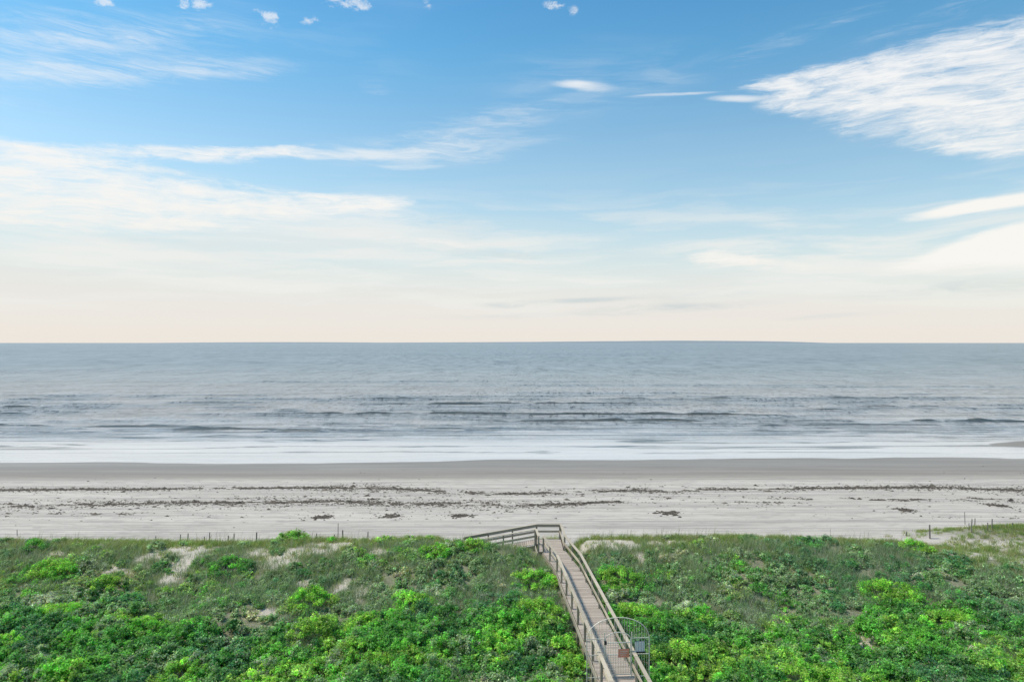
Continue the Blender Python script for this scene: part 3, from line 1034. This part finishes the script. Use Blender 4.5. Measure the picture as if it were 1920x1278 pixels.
def leaf_cloud(lobes, dens, size, tri=False):
    """lobes: array rows (x,y,z,r,cr,cg,cb, size mult). returns verts, faces, tint"""
    lobes = np.asarray(lobes, dtype=np.float64)
    cnt_ = np.maximum(4, (dens * 2.6 * np.pi * lobes[:, 3] ** 2 / lobes[:, 7] ** 2)).astype(int)
    rep = np.repeat(np.arange(len(lobes)), cnt_)
    N = len(rep)
    Lb = lobes[rep]
    dr = rng.normal(size=(N, 3))
    dr[:, 2] = np.abs(dr[:, 2]) * 1.1 - 0.25
    dr[:, 1] -= 0.12
    dr = unit(dr)
    rad = Lb[:, 3:4] * (0.66 + 0.62 * rng.random((N, 1)))
    an = rng.uniform(0.65, 1.45, (len(lobes), 3))[rep]
    c = Lb[:, :3] + dr * rad * an * np.array([1, 1, 0.9])
    nrm = unit(dr * 0.7 + np.array([0, 0, 0.45]) + rng.normal(size=(N, 3)) * 0.42)
    tg = unit(np.cross(nrm, rng.normal(size=(N, 3))))
    bt = np.cross(nrm, tg)
    L = size * Lb[:, 7:8] * rng.uniform(0.65, 1.35, (N, 1))
    w = L * rng.uniform(0.5, 0.72, (N, 1))
    fold = nrm * w * 0.16
    v = np.stack([c - tg * L * 0.5, c + bt * w * 0.5 + fold + tg * L * .06, c + tg * L * 0.5, c - bt * w * 0.5 + fold + tg * L * .06], 1).reshape(-1, 3)
    if tri:
        v = np.stack([c - tg * L * 0.5 - bt * w * .45, c - tg * L * 0.3 + bt * w * 0.55, c + tg * L * 0.62], 1).reshape(-1, 3)
        f = np.arange(N * 3).reshape(-1, 3)
    else:
        f = np.arange(N * 4).reshape(-1, 4)
    col = 1.1 * Lb[:, 4:7] * rng.lognormal(0, 0.28, (N, 1)) * rng.lognormal(0, 0.10, (N, 3))
    # odd dry or young leaves
    pick = rng.random(N)
    col[pick < 0.02] = np.array(C_STRAW) * 0.8
    yg = pick > 0.90
    col[yg] = col[yg] * 0.75 + np.array(C_LIME) * 0.25
    return v, f, np.repeat(col, 3 if tri else 4, axis=0)


def core_mesh(lobes):
    """rough inner twig mass so that one does not look right through a bush"""
    ph = (1 + 5 ** .5) / 2
    iv = unit(np.array([(-1, ph, 0), (1, ph, 0), (-1, -ph, 0), (1, -ph, 0), (0, -1, ph), (0, 1, ph), (0, -1, -ph), (0, 1, -ph), (ph, 0, -1), (ph, 0, 1), (-ph, 0, -1), (-ph, 0, 1)], dtype=float))
    fi = np.array([(0, 11, 5), (0, 5, 1), (0, 1, 7), (0, 7, 10), (0, 10, 11), (1, 5, 9), (5, 11, 4), (11, 10, 2), (10, 7, 6), (7, 1, 8), (3, 9, 4), (3, 4, 2), (3, 2, 6), (3, 6, 8), (3, 8, 9), (4, 9, 5), (2, 4, 11), (6, 2, 10), (8, 6, 7), (9, 8, 1)])
    lobes = np.asarray(lobes, dtype=np.float64)
    n_ = len(lobes)
    v = lobes[:, None, :3] + iv[None] * lobes[:, None, 3:4] * (0.52 + 0.16 * rng.random((n_, 12, 1)))
    f = fi[None] + (np.arange(n_) * 12)[:, None, None]
    col = np.repeat(lobes[:, 4:7] * 0.8, 12, axis=0)
    return v.reshape(-1, 3), f.reshape(-1, 3), col


def bush_lobes(cx, cy, R_, H_, col, var=0.2, smul=1.0, base=None, ax=1.0, col2=None):
    """dome of small leafy lobes"""
    n_ = int(9 + 24 * R_ * R_ * ax)
    out = []
    for k in range(n_):
        rho = math.sqrt(random.random()) * 0.95
        ph = random.uniform(0, 2 * math.pi)
        x = cx + math.cos(ph) * rho * R_ * ax
        y = cy + math.sin(ph) * rho * R_
        lr = random.uniform(0.085, 0.23) * (0.6 + 0.5 * min(R_, 1.2))
        g = gz(x, y) if base is None else base
        z = g + H_ * math.sqrt(1 - rho * rho) * random.uniform(0.62, 1.12) - lr * 0.35
        j = math.exp(random.gauss(0, var))
        c = col
        if col2 is not None:
            f_ = min(1.0, max(0.0, random.gauss(0.35, 0.3)))
            c = tuple(a_ * (1 - f_) + b_ * f_ for a_, b_ in zip(col, col2))
        out.append((x, y, max(z, g + lr * 0.2), lr, c[0] * j, c[1] * j, c[2] * j, smul))
    return out


def to_tris(f):
    return np.concatenate([f[:, [0, 1, 2]], f[:, [0, 2, 3]]])


def build_foliage(name, lobes, dens, size, parent=None, origin=(0, 0, 0), core=True, tri=False):
    v, f, c = leaf_cloud(lobes, dens, size, tri)
    if not tri:
        f = to_tris(f)
    if core:
        v2, f2, c2 = core_mesh(lobes)
        f = np.concatenate([f, f2 + len(v)])
        v = np.concatenate([v, v2])
        c = np.concatenate([c, c2])
    me_ = np_mesh(name, v - np.array(origin), f, M_LEAF, c)
    return link(name, me_, parent), len(f)


TRI = 0
# distinct shrubs: px, py, half width px, height m, colours, label
SH = [
    (92, 1082, 46, 0.75, C_LIME, C_GREEN, 'long low lime green shrub on the dune at far left, dark beneath'),
    (195, 1100, 40, 0.85, C_LIME, C_DARK, 'lime topped rounded shrub right of the long low lime shrub'),
    (66, 1052, 20, 0.6, C_GREEN, C_MID, 'small bright green round bush near the top left of the dune'),
    (115, 1142, 52, 0.6, C_LIME, C_GREEN, 'broad flat lime green shrub in the left foreground above the dark hollow'),
    (18, 1200, 40, 0.9, C_LIME, C_GREEN, 'lime green shrub cut by the left edge of the photo'),
    (590, 1182, 62, 1.3, C_LIME, C_DARK, 'largest domed shrub with glowing yellow green crown left of centre'),
    (585, 1122, 42, 0.95, C_GREEN, C_LIME, 'bright green shrub directly behind the largest domed shrub'),
    (700, 1160, 40, 0.8, C_LIME, C_GREEN, 'yellow green shrub between the largest domed shrub and the boardwalk'),
    (816, 1064, 26, 0.6, C_LIME, C_GREEN, 'small round lime bush in the middle of the dune left of boardwalk'),
    (888, 1057, 30, 0.5, C_LIME, C_MID, 'low yellowish bush right of the small round lime bush'),
    (770, 1130, 48, 0.6, C_GREEN, C_LIME, 'fresh green shrub in mid dune above the dark thicket left of boardwalk'),
    (1020, 1145, 50, 1.0, C_LIME, C_GREEN, 'large lime green shrub against the left side of the boardwalk'),
    (1000, 1095, 40, 0.75, C_GREEN, C_LIME, 'bright green shrub left of the boardwalk, behind the large lime one'),
    (545, 1010, 34, 0.75, C_OLIVE, C_GREEN, 'rounded olive green grassy bush on the dune crest among the stakes'),
    (862, 1008, 26, 0.35, C_OLIVE, C_LIME, 'low bright olive bush topping the crest left of the ramp'),
    (1160, 1095, 42, 0.7, C_LIME, C_GREEN, 'lime green shrub touching the right railing of the boardwalk'),
    (1190, 1140, 52, 0.85, C_LIME, C_GREEN, 'wide yellow green shrub right of the boardwalk above the gate'),
    (1262, 1218, 62, 1.2, C_LIME, C_DARK, 'large domed shrub with lime crown right of the gate'),
    (1520, 1030, 24, 0.5, C_BLUE, C_MID, 'small bluish bush near the crest right of centre'),
    (1715, 1048, 30, 0.55, C_GREEN, C_LIME, 'small vivid green bush below the thick post at right'),
    (1670, 1110, 52, 0.8, C_LIME, C_GREEN, 'long lime edged shrub on the right slope above the blue green hollow'),
    (1680, 1178, 30, 0.9, C_LIME, C_DARK, 'compact yellow green capped shrub right of the bare pink sand spot'),
    (1775, 1150, 50, 0.7, C_LIME, C_GREEN, 'wide bright green shrub midway down the right slope'),
    (1835, 1248, 46, 1.0, C_LIME, C_BLUE, 'yellow topped shrub in the lower right corner'),
    (1510, 1272, 70, 0.9, C_LIME, C_GREEN, 'broad lime shrub at the bottom edge right of the gate'),
    (400, 1128, 0, 0, None, None, None),
    (430, 1075, 40, 0.8, C_GREEN, C_DARK, 'dark and bright green shrub right of the narrow sandy blowout'),
    (560, 1235, 0, 0, None, None, None),
    (930, 1215, 44, 0.9, C_GREEN, C_LIME, 'fresh green shrub in the lower middle, left of the gate'),
    (680, 1240, 40, 0.8, C_GREEN, C_LIME, 'bright green shrub at the lower edge left of centre'),
    (350, 1262, 60, 0.9, C_GREEN, C_LIME, 'green shrub at the bottom edge in the left foreground'),
]


def stems(cx, cy, g, R_, H_):
    vs_, fs_ = [], []
    for k in range(7):
        an = random.uniform(0, 2 * math.pi)
        tx, ty = cx + math.cos(an) * R_ * .6, cy + math.sin(an) * R_ * .6
        pts_ = [(cx + math.cos(an) * .05, cy + math.sin(an) * .05, g - 0.1), ((cx * .6 + tx * .4), (cy * .6 + ty * .4), g + H_ * .35), (tx, ty, g + H_ * .7)]
        b0 = len(vs_)
        for i, q in enumerate(pts_):
            r_s = (0.028, 0.02, 0.008)[i]
            for j in range(4):
                a2 = j * math.pi / 2
                vs_.append((q[0] + math.cos(a2) * r_s, q[1] + math.sin(a2) * r_s, q[2]))
        for i in range(2):
            for j in range(4):
                j2 = (j + 1) % 4
                fs_.append((b0 + i * 4 + j, b0 + i * 4 + j2, b0 + i * 4 + 4 + j2, b0 + i * 4 + 4 + j))
    return np.array(vs_), np.array(fs_)


taken = []
for (px, py, hw, H_, c1_, c2_, lab) in SH:
    if not lab:
        continue
    zc = 1.7 + H_ * 0.5 if py > 1040 else 2.5 + H_ * .3
    x, y = gpt(px, py, zc)
    R_ = hw * y / F
    if abs(x - path_x(y)) < R_ + 0.85 and y < 45:
        x = path_x(y) + math.copysign(R_ + 0.9, x - path_x(y))
    g = gz(x, y)
    sh = empty('shrub', (x, y, g), lab, 'shrub')
    ry = R_ * 0.8
    lob = bush_lobes(x, y, ry, H_, c1_, 0.22, 1.0, ax=R_ / ry, col2=c2_)
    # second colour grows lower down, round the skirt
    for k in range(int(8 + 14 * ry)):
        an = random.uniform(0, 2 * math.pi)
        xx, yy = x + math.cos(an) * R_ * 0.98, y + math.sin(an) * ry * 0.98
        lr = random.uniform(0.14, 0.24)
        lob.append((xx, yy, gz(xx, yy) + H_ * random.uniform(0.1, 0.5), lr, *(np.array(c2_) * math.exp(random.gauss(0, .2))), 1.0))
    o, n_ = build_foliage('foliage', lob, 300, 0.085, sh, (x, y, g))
    TRI += n_
    vs_, fs_ = stems(x, y, g, R_, H_)
    sm = np_mesh('stem', vs_ - np.array((x, y, g)), fs_, M_STAKE)
    link('stem', sm, sh)
    taken.append((x, y, R_, ry))

# the thicket between them
L60 = lut(lambda a, b: fbm(a * 0.22, b * 0.30, 60, 3))
L66 = lut(lambda a, b: fbm(a * 0.5 + 9, b * 0.6, 66, 3))
L71 = lut(lambda a, b: fbm(a * 0.14 + 3, b * 0.2, 71, 3))
L120 = lut(lambda a, b: fbm(a * .35, b * .5, 120, 3))
L160 = lut(lambda a, b: fbm(a * .3 + 4, b * .4, 160, 3))
lob = []
step = 0.62
yy = 20.5
tk = np.array(taken)
while yy < 45.6:
    half = yy * 0.79 + 5
    xx = -half
    while xx < half:
        x = xx + jit(0.42)
        y = yy + jit(0.42)
        xx += step
        if -1.05 < x - path_x(y) < 1.05:
            continue
        if y > 43.2 and 0.9 < x < 4.1:
            continue
        sm_ = max(sand_at(x, y), sand_at(x, y + 0.55), 0.4 * sand_at(x, y + 0.95))
        if random.random() < sm_ * 1.15:
            continue
        if (((x - tk[:, 0]) / tk[:, 2]) ** 2 + ((y - tk[:, 1]) / tk[:, 3]) ** 2).min() < 0.6:
            continue
        nb = L60(x, y)
        nc = L66(x, y)
        nd_ = L71(x, y)
        far = min(max((y + (nd_ - .5) * 14 - 31) / 9, 0), 1)
        if y > 42.6 + (nc - .5) * 3 and random.random() < 0.72:
            continue
        if far > 0.5 and random.random() < 0.12:
            continue
        r = random.random()
        v = nb + (r - .5) * 0.22
        if far < 0.5:
            col = C_BLUE if v < 0.36 else C_DARK if v < 0.46 else C_MID if v < 0.54 else C_GREEN if v < 0.66 else C_LIME
            if nc > 0.62 and r < .6:
                col = C_GREY
            if nc > 0.71 and r < .4:
                col = C_SILV
            R_ = random.uniform(0.38, 0.8)
            H_ = R_ * random.uniform(0.7, 1.1) + 0.25 * nd_
        else:
            col = C_BLUE if v < 0.36 else C_SAGE if v < 0.50 else C_GREY if v < 0.56 else C_MID if v < 0.60 else C_OLIVE if v < .65 else C_GREEN if v < 0.69 else C_LIME
            if nc > 0.62 and r < .7:
                col = C_GREY
            if nc > 0.68 and r < .5:
                col = C_SILV
            R_ = random.uniform(0.28, 0.6)
            H_ = R_ * random.uniform(0.5, 0.9)
        for (sx_, sy_, sr_) in SILV_AT:
            if (x - sx_) ** 2 + ((y - sy_) * .8) ** 2 < sr_ * sr_ and random.random() < .8:
                col, R_, H_ = random.choice((C_SILV, C_STRAW, C_GREY)), R_ * .75, H_ * .7
        if abs(x - path_x(y)) < R_ + 0.9:
            H_ = min(H_, 0.6)
            R_ = min(R_, 0.45)
        edge = abs(x) > yy * 0.77 + 1.5
        c2m = random.choice((C_MID, C_GREEN, C_SAGE, C_DARK)) if far < .5 else random.choice((C_SAGE, C_GREY, C_MID))
        lob += bush_lobes(x, y, R_, H_, col, 0.25, 1.0 if not edge else 1.5, col2=c2m)[:: (1 if R_ > .5 else 1)]
    yy += step
lob = np.array(lob)
print('lobes', len(lob))
budget = 1500000
area = (np.pi * lob[:, 3] ** 2).sum() * 2.6
dens = budget / area
print('leaf density', dens)
o, n_ = build_foliage('dune_thicket', lob, min(dens, 520), 0.095, tri=True)
TRI += n_
tag(o, 'dense dune thicket of low green shrubs on both sides of the boardwalk', 'thicket', kind='stuff')


# ------------------------------------------------------------------ grasses
def blades(P, Lm, n_per, spread, width, cols, lean=0.5):
    P = np.asarray(P)
    N = len(P) * n_per
    rep = np.repeat(np.arange(len(P)), n_per)
    base = P[rep].copy()
    base[:, :2] += rng.normal(size=(N, 2)) * spread
    L = Lm[rep] * rng.uniform(0.5, 1.2, N)
    dirr = rng.normal(size=(N, 2)) * lean
    dirr[:, 0] += 0.12
    tip = base + np.stack([dirr[:, 0] * L, dirr[:, 1] * L, L * 0.95], -1)
    mid = base + np.stack([dirr[:, 0] * L * .35, dirr[:, 1] * L * .35, L * 0.62], -1)
    an = rng.uniform(0, math.pi, N)
    w_ = np.stack([np.cos(an), np.sin(an) * 0.4, np.zeros(N)], -1) * width * rng.uniform(.6, 1.3, (N, 1))
    v = np.stack([base - w_, base + w_, mid + w_ * .7, mid - w_ * .7, tip], 1).reshape(-1, 3)
    b5 = np.arange(N)[:, None] * 5
    f = np.concatenate([b5 + np.array([0, 1, 2]), b5 + np.array([0, 2, 3]), b5 + np.array([3, 2, 4])])
    ci = rng.integers(0, len(cols), N)
    # tufts keep a main colour
    cm = rng.integers(0, len(cols), len(P))[rep]
    use = np.where(rng.random(N) < 0.7, cm, ci)
    c = np.array(cols)[use] * rng.lognormal(0, 0.22, (N, 1))
    return v, f, np.repeat(c, 5, axis=0)


pts, ln = [], []
tries = 0
while len(pts) < 3000 and tries < 60000:
    tries += 1
    y = 47.2 - abs(random.gauss(0, 3.6))
    if y < 33:
        continue
    x = random.uniform(-y * 0.78 - 4, y * 0.78 + 4)
    if abs(x - path_x(y)) < 0.95 and y < 44.4:
        continue
    if 1.5 < x < 3.6 and 43.8 < y < 47.3:
        continue
    if -3.4 < x < 1.6 and 45.75 < y < 47.3:
        continue
    if random.random() < max(sand_at(x, y), sand_at(x, y + .3)) * 0.97:
        continue
    nn = L120(x, y)
    if nn < 0.42 and random.random() < .7:
        continue
    pts.append((x, y, gz(x, y) - 0.02))
    ln.append(random.uniform(0.22, 0.5))
# grassy mound at the right, fringe along the toe of the dune
for k in range(620):
    x, y = random.gauss(39, 4.2), random.gauss(50.4, 1.0)
    pts.append((x, y, gz(x, y) - 0.02))
    ln.append(random.uniform(0.18, 0.34))
for k in range(170):
    x, y = random.uniform(27, 42), random.gauss(47.2, 1.1)
    pts.append((x, y, gz(x, y) - 0.02))
    ln.append(random.uniform(0.14, 0.3))
for k in range(260):
    x = random.uniform(-40, 36)
    if -4 < x < 3.8:
        continue
    y = 47.5 + abs(random.gauss(0, 0.9))
    if fbm(np.array([x * .3]), np.array([y * .3]), 140, 2)[0] < 0.52:
        continue
    pts.append((x, y, gz(x, y) - 0.02))
    ln.append(random.uniform(0.14, 0.3))
for (sx_, sy_, sa_, sb_) in SANDG:
    for k in range(int(3 + sa_ * 9)):
        x, y = sx_ + random.gauss(0, sa_ * .75), sy_ + random.gauss(0, sb_ * .75)
        if abs(x - path_x(y)) < 1.0:
            continue
        pts.append((x, y, gz(x, y) - .02))
        ln.append(random.uniform(.12, .32))
for k in range(60):
    x, y = random.uniform(1.9, 3.2), random.uniform(47.35, 47.9)
    pts.append((x, y, gz(x, y) - .02))
    ln.append(random.uniform(.5, .9))
v, f, c = blades(pts, np.array(ln), 44, 0.13, 0.011, [(0.32, 0.40, 0.12), (0.28, 0.38, 0.10), (0.42, 0.43, 0.18), (0.38, 0.34, 0.18), (0.20, 0.31, 0.10)])
o = link('dune_grass', np_mesh('dune_grass', v, f, M_GRASS, c))
tag(o, 'olive green dune grass tufts along the crest above the beach', 'grass', kind='stuff')
TRI += len(f)

# wispy pale grass among the shrubs
pts, ln = [], []
tries = 0
while len(pts) < 4200 and tries < 90000:
    tries += 1
    y = random.uniform(25, 44)
    x = random.uniform(-y * 0.78 - 3, y * 0.78 + 3)
    if abs(x - path_x(y)) < 1.0:
        continue
    if random.random() < sand_at(x, y + .2) * 0.85:
        continue
    nn = L160(x, y)
    if nn < 0.70 - (y - 25) * 0.017:
        continue
    pts.append((x, y, gz(x, y)))
    ln.append(random.uniform(0.4, 0.8))
v, f, c = blades(pts, np.array(ln), 24, 0.2, 0.009, [(0.33, 0.38, 0.24), (0.26, 0.33, 0.18), (0.42, 0.41, 0.31), (0.20, 0.28, 0.14), (0.24, 0.32, 0.18)], 0.45)
o = link('wispy_grass', np_mesh('wispy_grass', v, f, M_GRASS, c))
tag(o, 'pale wispy grass growing up between the dune shrubs', 'grass', kind='stuff')
TRI += len(f)

# sea oats: thin stalks with a drooping head
pts = []
for k in range(520):
    y = random.uniform(43.2, 47.6)
    x = random.uniform(-40, 40)
    if fbm(np.array([x * .25]), np.array([1.0]), 180, 2)[0] < 0.42 or 0.9 < x < 3.9 or (-3.4 < x < 1.8 and y > 45.6):
        continue
    pts.append((x, y, gz(x, y)))
v, f, c = blades(pts, np.full(len(pts), 0.95), 3, 0.10, 0.008, [(0.24, 0.22, 0.12), (0.19, 0.20, 0.09), (0.30, 0.26, 0.15)], 0.10)
o = link('sea_oats', np_mesh('sea_oats', v, f, M_GRASS, c))
tag(o, 'thin upright sea oat stalks sticking up over the dune crest', 'sea oats', kind='stuff')

# ------------------------------------------------------------------ seaweed wrack
m, t, p = new_mat('dry_seaweed')
at = t.new('ShaderNodeAttribute', attribute_name='tint')
t.put(p.inputs['Base Color'], at.outputs['Color'])
p.inputs['Roughness'].default_value = 0.9
M_WEED = m


def weed_pieces(C, Sx, Sy, Sz):
    """low irregular tents"""
    N = len(C)
    an = rng.uniform(-0.35, 0.35, N)
    ca, sa = np.cos(an), np.sin(an)
    def pt(u, w, h):
        lx, ly = u * Sx, w * Sy
        return np.stack([C[:, 0] + lx * ca - ly * sa, C[:, 1] + lx * sa + ly * ca, C[:, 2] + h * Sz], -1)
    j = lambda: rng.uniform(0.6, 1.3, N)
    v = np.stack([pt(-j(), 0, -.2), pt(-.3 * j(), -j(), -.2), pt(.5 * j(), -.8 * j(), -.2), pt(j(), .1 * j(), -.2), pt(.3 * j(), j(), -.2), pt(-.5 * j(), .9 * j(), -.2), pt(rng.uniform(-.4, .4, N), rng.uniform(-.3, .3, N), j())], 1).reshape(-1, 3)
    b7 = np.arange(N)[:, None] * 7
    f = np.concatenate([b7 + np.array([a, (a + 1) % 6, 6]) for a in range(6)])
    c = np.array([(0.078, 0.063, 0.044)]) * rng.lognormal(0, 0.35, (N, 1))
    return v, f, np.repeat(c, 7, axis=0)


def wrack(name, label, row, rowspan, cut, ntry, zt, seed, slope=0.0, wave=2.0):
    xs_ = rng.uniform(-62, 62, ntry)
    d = F * (CAM_H - zt) / (row - HZ)
    line = d + wave * (fbm(xs_ * 0.045, xs_ * 0 + seed, seed, 3) - 0.5) * 2 + slope * xs_
    sc = rng.standard_t(3, size=ntry) * rowspan * 0.75 * (0.3 + 1.2 * vnoise(xs_ * 0.12, xs_ * 0 + 5, seed + 3))
    sc = np.where(rng.random(ntry) < 0.45, sc * 0.12, sc)
    ys_ = line + sc
    keep = 0.5 * fbm(xs_ * 0.30, ys_ * 0.9, seed + 6, 4) + 0.5 * fbm(xs_ * 0.9 + ys_, ys_ * 3.0, seed + 7, 3) + 0.30 * (fbm(xs_ * 0.05, xs_ * 0, seed + 8, 2) - 0.5) > cut
    xs_, ys_ = xs_[keep], ys_[keep]
    Cc = np.stack([xs_, ys_, ground_z(xs_, ys_)], -1)
    s_ = rng.lognormal(0, 0.5, len(xs_))
    v, f, c = weed_pieces(Cc, 0.09 * s_, 0.04 * s_, 0.032 * s_)
    o = link(name, np_mesh(name, v, f, M_WEED, c))
    return tag(o, label, 'seaweed', kind='stuff')


wrack('seaweed_line', 'outer dark line of washed up seaweed running along the beach', 918, 0.9, 0.455, 36000, 0.75, 200, wave=2.6)
wrack('seaweed_line', 'inner broken line of seaweed scraps nearer the dune', 942, 1.3, 0.505, 36000, 0.95, 230, slope=0.01, wave=3.2)
wrack('seaweed_scraps', 'sparse seaweed scraps scattered on the dry sand near the dune', 966, 1.2, 0.66, 6000, 1.2, 260, wave=3.0)
for (px, py, w_, lab) in [(605, 969, 17, 'dark heap of seaweed lying alone on dry sand left of the other heaps'),
                          (733, 967, 15, 'rounded brown seaweed heap on the sand above the left dune'),
                          (862, 966, 20, 'low seaweed heap on the dry sand up from the boardwalk ramp'),
                          (1255, 960, 12, 'small seaweed heap on the sand right of the boardwalk end'),
                          (1698, 954, 12, 'small dark seaweed clump on the sand well right of the boardwalk'),
                          (1868, 944, 16, 'slanting seaweed clump near the right edge of the beach')]:
    x, y = gpt(px, py, 1.2)
    N = 150
    N = 95
    q = rng.normal(size=(N, 2)) * np.array([w_ * y / F * 0.62, 0.34])
    q = np.concatenate([q, rng.normal(size=(30, 2)) * np.array([w_ * y / F * 1.5, 0.8])])
    if px == 1868:
        q[:, 1] -= q[:, 0] * 0.5
    Cc = np.stack([x + q[:, 0], y + q[:, 1], ground_z(x + q[:, 0], y + q[:, 1]) + 0.06 * np.exp(-(q[:, 0] ** 2) * 3)], -1)
    s_ = rng.lognormal(0, 0.4, len(Cc))
    v, f, c = weed_pieces(Cc, 0.12 * s_, 0.07 * s_, 0.045 * s_)
    g = gz(x, y)
    o = link('seaweed_heap', np_mesh('seaweed_heap', v - np.array((x, y, g)), f, M_WEED, c), None, (x, y, g))
    tag(o, lab, 'seaweed heap', 'seaweed heaps on the dry sand', 'stuff')

print('triangles in foliage', TRI)
scene.render.engine = 'CYCLES'
